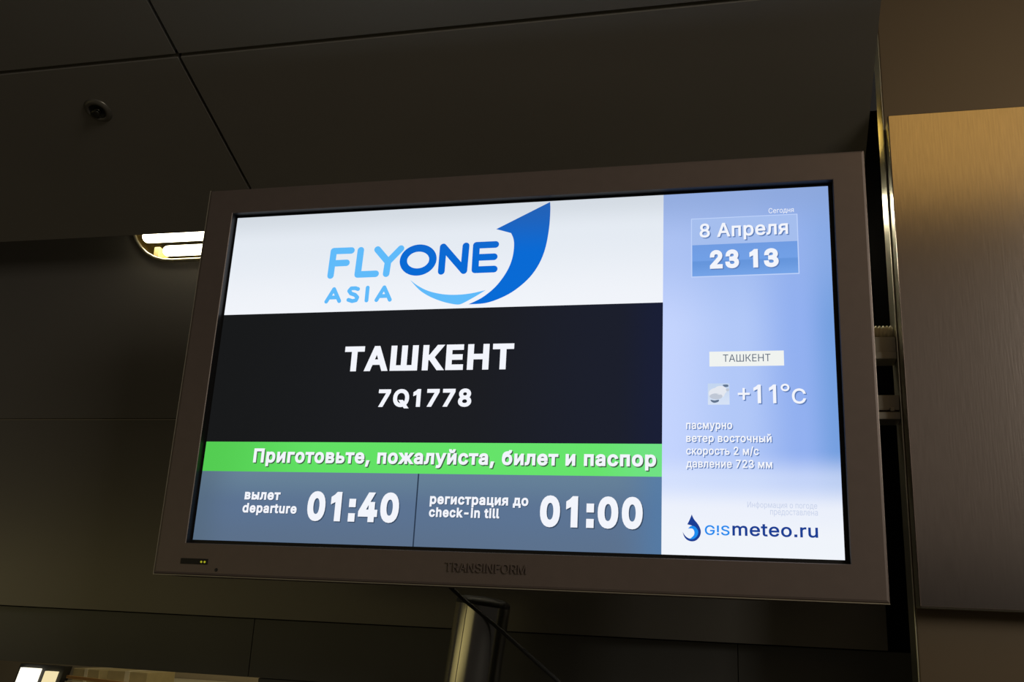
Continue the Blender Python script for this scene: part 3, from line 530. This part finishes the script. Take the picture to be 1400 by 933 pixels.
region('airline_banner', 0, 765, 0, 184.7, 'banner', 0, 'white banner field')
q = MB(); SW = 12.0
for s in ([(195.4, 72.8), (228.4, 73.1)], [(195, 95.8), (221.5, 95.7)], [(195.4, 72.8), (194.2, 118.2)],
          [(245.8, 73.4), (244.4, 118.1), (277.2, 118.1)], [(276.6, 73.4), (297.8, 97.0), (319.3, 73.6)], [(297.8, 97.0), (296.4, 118.6)]):
    stroke(q, s, SW, 'logo_light', 1)
AS = 7.0
for s in ([(191.5, 165.8), (203.5, 143.3), (215.4, 165.5)], [(196.2, 158.6), (211.5, 158.6)], [(265.2, 142.8), (265.2, 165.9)],
          [(283.2, 165.8), (295.4, 143.3), (307.3, 166.0)], [(287.9, 158.9), (303, 158.9)]):
    stroke(q, s, AS, 'logo_light', 1)
Sp = [(247.8, 144.8), (242.7, 143.0), (235.2, 143.1), (231.8, 147.5), (235.6, 152.4), (243.3, 155.2), (247.9, 159.9), (246.0, 165.0), (239.3, 166.3), (232.0, 163.8)]
stroke(q, Sp, AS, 'logo_light', 1)
blob(q, smooth_poly([(340.2, 131.1), (355.3, 142.5), (375.0, 152.6), (400.4, 159.1), (425.2, 160.9), (449.6, 159.2), (474.3, 154.4), (456.1, 165.6), (435.5, 176.6), (428, 178.2), (420.2, 177.2), (401.3, 172.3), (378.9, 163.1), (359.1, 150.5)], (0, 6, 9)), 'logo_light', 1)
q.build('airline_logo_light', scr, 'sky blue letters FLY ASIA and smile', origin=(0, 0, HC), normals=False)
q = MB()
O_ = [(352.0 + 26.4 * math.cos(t), 96.0 + 21.8 * math.sin(t)) for t in [2 * math.pi * k / 40 for k in range(40)]]
stroke(q, O_, 13.2, 'logo_blue', 1, True)
for s in ([(394.9, 118.2), (395.2, 74.0), (434.3, 118.4), (435.3, 74.0)], [(486.8, 73.8), (453.6, 73.8), (453.8, 117.7), (486.6, 117.7)], [(453.6, 95.8), (485.4, 95.8)]):
    stroke(q, s, SW, 'logo_blue', 1)
blob(q, smooth_poly([(576.8, 1.6), (486.4, 46.1), (512.3, 54.4), (516.8, 64.2), (518.7, 77.0), (517.5, 96.0), (512.4, 114.6), (502.8, 133.0), (488.7, 151.2), (468.4, 167.6), (446.3, 178.3), (475.1, 177.1), (501.7, 168.6), (525.0, 155.5), (547.9, 134.7), (563.3, 110.5), (572.5, 82.7), (577.1, 48.1), (577.9, 16.2)], (0, 1, 2, 10)), 'logo_blue', 1)
q.build('airline_logo_blue', scr, 'royal blue letters ONE and rising arrow', origin=(0, 0, HC), normals=False)

region('flight_panel', 0, 765, 184.7, 410.2, 'flight', 0, 'black panel field')
BD = 0.034
lettering('destination_text', [('ТАШКЕНТ', 236.0, 528.0, 247.4, 290.6, 'txt', 'cap', BD)], 'white word ТАШКЕНТ')
lettering('flight_number', [('7Q1778', 303.0, 461.8, 322.0, 351.6, 'txt', 'dig', BD)], 'white flight number 7Q1778')
region('notice_bar', 0, 765, 410.2, 460.0, 'green', 0, 'bright green bar')
lettering('notice_text', [('Приготовьте, пожалуйста, билет и паспор', 91.5, 756.4, 421.4, 445.0, 'txt', 'cap', 0.031, 'sh_dark', 1.7)], 'white notice lettering')
region('departure_panel', 0, 381.2, 460.0, H * 1000, 'slate', 0, 'slate panel field')
region('panel_divider', 381.2, 383.4, 460.0, H * 1000, 'divider', 0)
region('checkin_panel', 383.4, 765, 460.0, H * 1000, 'slate', 0, 'slate panel field')
lettering('departure_caption', [('вылет', 84.5, 148.3, 493.8, 506.3, 'txt', 'x', 0.033, 'sh_slate', .9), ('departure', 83.4, 179.7, 512.0, 527.6, 'txt', 'asc', 0.033, 'sh_slate', .9)], 'white caption departure')
lettering('departure_time', [('01:40', 198.0, 354.3, 491.2, 538.0, 'txt', 'dig', 0.043, 'sh_slate', 1.6)], 'white departure time 01:40')
lettering('checkin_caption', [('регистрация до', 404.6, 562.8, 495.2, 507.6, 'txt', 'x', 0.033, 'sh_slate', .9), ('check-in till', 404.6, 518.0, 512.4, 527.5, 'txt', 'asc', 0.033, 'sh_slate', .9)], 'white caption check-in till')
lettering('checkin_time', [('01:00', 581.5, 737.2, 491.3, 538.2, 'txt', 'dig', 0.043, 'sh_slate', 1.6)], 'white check-in time 01:00')

region('weather_panel', 765, W * 1000, 0, H * 1000, 'weather', 0, 'pale blue weather field')
q = MB()
for u0, u1, v0, v1, mt, ly in ((808.9, 972.8, 44.5, 144.8, 'box_line', 1), (810.2, 971.4, 45.9, 90.4, 'box_top', 2), (810.6, 971.2, 90.4, 143.2, 'box_low', 2)):
    q.box(ux(u0), ux(u1), LAY(ly), LAY(ly) + 0.0001, vz(v1), vz(v0), mt)
q.build('date_box', scr, 'two tone blue date and clock field', origin=(0, 0, HC))
lettering('today_text', [('Сегодня', 929.3, 967.4, 33.2, 41.7, 'txt', 'cap', 0.0)], 'small white word Сегодня')
lettering('date_text', [('8 Апреля', 822.4, 957.8, 54.4, 78.0, 'txt', 'cap', 0.016, 'sh_blue', 1.7)], 'white date 8 Апреля')
lettering('clock_text', [('23', 838.0, 882.6, 100.6, 131.5, 'txt', 'dig', 0.040, 'sh_blue', 1.6), ('13', 898.6, 942.4, 101.2, 132.0, 'txt', 'dig', 0.040, 'sh_blue', 1.6)], 'white clock reading 23 13')
region('city_tag', 836, 945.9, 266.8, 290.3, 'tag_white', 1, 'white city tag')
lettering('city_text', [('ТАШКЕНТ', 856.3, 926.4, 271.9, 283.4, 'tag_text', 'cap', 0.0)], 'grey word ТАШКЕНТ')
q = MB()
q.box(ux(833.3), ux(865.3), LAY(1), LAY(1) + 0.0001, vz(350), vz(317), 'icon_bg')
el = lambda cx, cy, rx, ry, k=24: [(cx + rx * math.cos(2 * math.pi * i / k), cy + ry * math.sin(2 * math.pi * i / k)) for i in range(k)]
blob(q, el(846.5, 332.5, 12.0, 8.6), 'icon_cloud', 2)
blob(q, el(852.0, 328.0, 9.5, 7.0), 'icon_cloud', 3)
blob(q, el(845.5, 337.2, 9.5, 4.6), 'icon_cloud_low', 3)
blob(q, smooth_poly([(837.5, 342.5), (843, 343.5), (849.5, 342.5), (848.5, 345.8), (842.5, 347.3), (838.5, 345.2)]), 'icon_dark', 4)
blob(q, smooth_poly([(855.5, 319.6), (862.8, 319.2), (863.6, 322.2), (858.6, 322.8)]), 'icon_dark', 4)
blob(q, smooth_poly([(860.2, 326.2), (864.4, 325.2), (864.4, 329), (861.2, 329.2)]), 'icon_cloud_low', 4)
q.build('weather_icon', scr, 'grey cloud weather icon', origin=(0, 0, HC), normals=False)
q = MB()
for du, mt, ly in ((1.6, 'sh_blue', 3), (0, 'txt', 4)):
    for s in ([(877.5, 333.7), (895.0, 333.7)], [(886.2, 324.6), (886.2, 342.8)]):
        stroke(q, [(u + du, v + du) for u, v in s], 3.4, mt, ly, caps=False)
    for u0, u1 in ((900.4, 911.3), (923.0, 933.2)):
        put_text(q, '1', ux(u0 + du), ux(u1 + du), vz(348.3 + du), vz(319.6 + du), LAY(ly), mt, 'dig', 0.014)
    stroke(q, [(946.2 + du + 4.9 * math.cos(2 * math.pi * k / 28), 324.4 + du + 4.4 * math.sin(2 * math.pi * k / 28)) for k in range(28)], 2.8, mt, ly, True)
    put_text(q, 'C', ux(955.6 + du), ux(975.4 + du), vz(349.0 + du), vz(326.2 + du), LAY(ly), mt, 'cap', 0.012)
q.build('temperature_text', scr, 'white temperature +11°C', origin=(0, 0, HC), normals=False)
lettering('forecast_text', [('пасмурно', 801.0, 868.7, 377.9, 387.5, 'txt', 'x', 0.018, 'sh_blue', 1.3),
                            ('ветер восточный', 801.0, 924.9, 397.9, 407.2, 'txt', 'x', 0.018, 'sh_blue', 1.3),
                            ('скорость 2 м/с', 801.0, 906.2, 417.0, 426.4, 'txt', 'x', 0.018, 'sh_blue', 1.3),
                            ('давление 723 мм', 801.0, 924.9, 436.4, 445.6, 'txt', 'x', 0.018, 'sh_blue', 1.3)], 'four white forecast lines')
lettering('credit_text', [('Информация о погоде', 888.5, 985.5, 494.6, 503.0, 'faint', 'cap', 0.0), ('предоставлена', 920.3, 986.0, 506.2, 512.8, 'faint', 'x', 0.0)], 'very faint pale lettering')
lettering('provider_text', [('G!S', 827.6, 862.8, 530.0, 543.9, 'azure', 'cap', 0.012), ('meteo.ru', 866.8, 985.2, 529.8, 543.9, 'navy', 'x', 0.014)], 'blue lettering of the weather provider')
q = MB()
blob(q, smooth_poly([(808.9, 514.9), (812.0, 521.5), (818.3, 529.5), (821.8, 538.1), (820.5, 545.9), (815.3, 552.0), (808.8, 553.8), (802.4, 551.9), (798.1, 547.3), (795.6, 540.5), (800.0, 546.6), (805.9, 549.7), (811.8, 546.3), (814.2, 540.0), (810.6, 532.0), (802.4, 529.4), (805.6, 523.0)], (0, 9, 15)), 'navy', 1)
blob(q, smooth_poly([(803.6, 535.4), (808.0, 531.5), (813.7, 532.6), (818.0, 538.6), (816.9, 545.1), (811.8, 550.0), (805.2, 551.0), (811.2, 545.6), (812.6, 540.4), (810.0, 535.6)], (0, 6)), 'azure', 2)
q.build('provider_logo', scr, 'blue water drop logo', origin=(0, 0, HC), normals=False)

# ------------------------------------------------------------------ mounting of the monitor
mount = thing('wall_mount', 'grey metal mounting rails between the monitor and the column', 'bracket', (0.3, 0.16, 2.05))
b = MB()
b.box(0.05, 0.6160, 0.150, 0.185, 2.1575, 2.1835, 'grey_metal', 0.001); b.box(0.05, 0.6160, 0.146, 0.190, 2.1450, 2.1570, 'grey_metal', 0.001)
b.build('rail', mount)
b = MB()
b.box(0.05, 0.6160, 0.150, 0.185, 2.0610, 2.0860, 'grey_metal', 0.001); b.box(0.05, 0.6155, 0.143, 0.190, 2.0450, 2.0570, 'grey_metal', 0.001); b.box(0.600, 0.607, 0.141, 0.150, 2.0575, 2.0640, 'grey_metal', 0.001)
b.build('rail', mount)
for x in (0.12, 0.40):
    b = MB(); b.box(x, x + 0.05, 0.116, 0.1495, 1.98, 2.25, 'dark_metal', 0.002); b.build('upright', mount)
b = MB()
L_ = [(0.40 + i * 0.0019, 0.172, 2.196) for i in range(114)]
b.tube(L_, lambda i: (0.0124, 0.0124, 0.0090)[i % 3], 'conduit', 16)
tag(b.build('flexible_conduit', origin=(0.50, 0.172, 2.196)), 'pale corrugated conduit lying above the mounting rail', 'conduit')

# ------------------------------------------------------------------ wall light at the soffit edge
wl = thing('wall_light', 'bright oblong two tube lamp recessed in the wall left of the monitor', 'light', ((LX0 + LX1) / 2, WY, LZ))
def stad(r, y): return [(x, y, LZ + (z - LZ)) for x, z in arc(LX0, 0.5 * math.pi, 1.5 * math.pi, r) + arc(LX1, -0.5 * math.pi, 0.5 * math.pi, r)]
b = MB(); b.loft([stad(LR - 0.003, WY - 0.001), stad(LR - 0.003, WY - 0.006), stad(LR, WY - 0.0075), stad(LR + 0.0035, WY - 0.006), stad(LR + 0.0035, WY - 0.0005)], 'rim'); b.build('rim', wl, 'pale metal rim')
b = MB(); b.loft([stad(LR - 0.001, WY - 0.001), stad(LR - 0.006, WY + 0.02), stad(LR - 0.022, WY + 0.05), stad(LR - 0.045, WY + 0.065), stad(0.004, WY + 0.068)], 'reflector'); b.build('reflector', wl, 'brass coloured reflector bowl')
def lamp_tube(xa, xb, z, r, y, name='fluorescent_tube'):
    k = 8; pts = []; rad = []
    for i in range(k + 1):
        t = math.pi / 2 * i / k; pts.append((xa + r - r * math.cos(t), y, z)); rad.append(max(0.0008, r * math.sin(t)))
    for i in range(k + 1):
        t = math.pi / 2 * i / k; pts.append((xb - r + r * math.sin(t), y, z)); rad.append(max(0.0008, r * math.cos(t)))
    b = MB(); b.tube(pts, lambda i: rad[i], 'tube', 20); return b.build(name, wl, 'glowing warm white tube')
lamp_tube(-1.034, 0.600, 2.5640, 0.0150, WY - 0.014)
lamp_tube(-0.985, 0.590, 2.5325, 0.0128, WY + 0.004)
for xa in (-1.006,):
    b = MB(); b.box(xa - 0.008, xa + 0.007, WY + 0.006, WY + 0.03, 2.520, 2.546, 'socket', 0.002); b.cone((xa, WY + 0.02, 2.53), (xa, WY + 0.055, 2.53), 0.009, 0.009, 'socket', 16); b.build('lamp_socket', wl, 'yellowed lamp socket')

# ------------------------------------------------------------------ fire sprinkler in the soffit
SP = Vector((-0.8703, 0.0277, 0)); SP.z = soff(SP.y)
nrm = Vector((0, -SL, -1)).normalized(); T = Matrix.Translation(SP) @ nrm.to_track_quat('Z', 'Y').to_matrix().to_4x4()
spk = thing('fire_sprinkler', 'small dark round fire sprinkler in the ceiling at upper left', 'sprinkler', SP)
b = MB(); b.lathe([(0.0165, 0.0), (0.0165, 0.0035), (0.0185, 0.0055), (0.0240, 0.0045), (0.0280, 0.0015), (0.0285, 0.0)], 'ring', T, 40); b.build('escutcheon', spk, 'thin metal ring')
b = MB(); b.lathe([(0.0164, 0.0030), (0.0150, 0.0012), (0.0, 0.0006)], 'dark_metal', T, 32); b.build('cup', spk, 'dark cup inside the ring')
b = MB(); b.lathe([(0.0, 0.001), (0.007, 0.001), (0.007, 0.004), (0.005, 0.0055), (0.0, 0.0055)], 'sprinkler', T, 20)
for q in (-1, 1): b.tube([T @ Vector((q * 0.006, 0, 0.004)), T @ Vector((q * 0.0085, 0, 0.007)), T @ Vector((q * 0.0075, 0, 0.0105)), T @ Vector((0, 0, 0.0125))], 0.0013, 'sprinkler', 8)
b.build('frame_arms', spk)
b = MB(); b.tube([T @ Vector((0, 0, 0.0055)), T @ Vector((0, 0, 0.0070)), T @ Vector((0, 0, 0.0105)), T @ Vector((0, 0, 0.0122))], lambda i: (0.0010, 0.0018, 0.0018, 0.0008)[i], 'bulb_glass', 10); b.build('glass_bulb', spk)
b = MB(); b.lathe([(0.0, 0.0145), (0.006, 0.0142), (0.0105, 0.0132), (0.0105, 0.0125), (0.006, 0.0132), (0.0, 0.0134)], 'sprinkler', T, 24); b.build('deflector', spk)

# ------------------------------------------------------------------ support pole and cable below the monitor
pole = thing('support_pole', 'leaning satin steel pole standing below the monitor', 'pole', (-0.258, 0.25, 0))
top = Vector((-0.0770, 0.25, 1.735)); foot = Vector((-0.2580, 0.25, 0.0)); ax = (top - foot).normalized()
b = MB(); b.cone(foot, top, 0.0480, 0.0480, 'pole', 64); b.build('shaft', pole)
sd = Vector((-0.33, -0.944, 0)); sd = (sd - ax * sd.dot(ax)).normalized() * 0.0476
b = MB(); b.tube([foot + sd, top + sd], 0.0008, 'dark_metal', 8); b.build('seam', pole, 'thin dark seam along the pole')
b = MB(); b.lathe([(0.0475, 0), (0.0478, 0.004), (0.045, 0.010), (0.034, 0.014), (0.0, 0.016)], 'dark_metal', Matrix.Translation(top) @ ax.to_track_quat('Z', 'Y').to_matrix().to_4x4(), 40); b.build('end_cap', pole, 'dark end cap')
b = MB(); b.lathe([(0.10, 0.0), (0.10, 0.010), (0.095, 0.013), (0.055, 0.014), (0.049, 0.03)], 'dark_metal', Matrix.Translation(foot), 40); b.build('base_plate', pole)
b = MB()
cp = [(-0.16, 0.09, 1.80), (-0.1168, 0.17, 1.7630), (-0.0904, 0.185, 1.7396), (-0.04, 0.192, 1.704), (0.0081, 0.192, 1.6683), (0.0668, 0.192, 1.6244), (0.16, 0.195, 1.545), (0.30, 0.20, 1.40), (0.42, 0.21, 1.15), (0.46, 0.22, 0.7), (0.47, 0.22, 0.0)]
b.tube([Vector(p) for p in cp], 0.0035, 'cable', 10)
tag(b.build('cable', origin=(-0.1, 0.15, 1.76)), 'thin black cable running diagonally down from under the monitor', 'cable')

# ------------------------------------------------------------------ things in the room beyond, at the lower left
lp = thing('light_box', 'glowing leaning light box at the bottom left corner', 'light', (-2.80, 2.5, 0.95))
def lean(x0, x1, z0, z1, mat, y0, y1, k=0.24, zr=1.432):
    o = [(x0 + k * (z0 - zr), z0), (x1 + k * (z0 - zr), z0), (x1 + k * (z1 - zr), z1), (x0 + k * (z1 - zr), z1)]
    return MB().prism(o, y0, y1, mat)
lean(-2.815, -2.585, 0.90, 1.447, 'dark_metal', 2.51, 2.56).build('frame', lp)
lean(-2.792, -2.696, 0.93, 1.432, 'lit_panel', 2.49, 2.512).build('diffuser', lp, 'bright diffuser')
lean(-2.662, -2.606, 0.93, 1.424, 'lit_panel_dim', 2.49, 2.512).build('diffuser', lp, 'weaker yellow diffuser')
sh = thing('wall_shelf', 'long shelf with an orange front rail seen under the fascia', 'shelf', (-2.2, 2.7, 1.36))
MB().box(-2.58, -1.95, 2.52, 3.19, 1.372, 1.386, 'white_board', 0.002).build('board', sh, 'cream shelf board')
MB().prism([(-2.56, 1.412), (-2.56, 1.400), (-1.98, 1.376), (-1.98, 1.390)], 2.500, 2.518, 'orange').build('rail', sh, 'orange brown rail')
for x0, x1, z1, lb in ((-2.575, -2.44, 1.440, 'tan carton at the left end of the shelf'), (-2.40, -2.20, 1.442, 'wider tan carton in the middle of the shelf')):
    q = MB(); q.box(x0, x1, 2.56, 2.78, 1.3865, z1, 'carton', 0.003); q.box(x0 + (x1 - x0) * .44, x0 + (x1 - x0) * .56, 2.5585, 2.7815, 1.3863, z1 + .0006, 'white_board')
    tag(q.build('carton', origin=(x0, 2.56, 1.3865)), lb, 'box', 'cartons on the shelf')
q = MB(); q.box(-1.855, -1.815, 2.50, 2.52, 1.350, 1.374, 'blue_sign', 0.002); q.box(-1.838, -1.832, 2.52, 3.2, 1.358, 1.364, 'dark_metal'); tag(q.build('sign', origin=(-1.835, 2.5, 1.35)), 'tiny blue lit sign under the fascia', 'sign')
for x0, x1, lb in ((-1.80, -1.71, 'narrow tan post under the fascia'), (-1.62, -1.40, 'wide tan post under the fascia near the monitor')):
    q = MB(); q.box(x0, x1, 2.62, 2.74, 0.0, 1.40, 'plaster', 0.004); q.box(x0 - .02, x1 + .02, 2.60, 2.76, 0.0, 0.06, 'dark_metal', 0.004); tag(q.build('post', origin=(x0, 2.68, 0)), lb, 'post')
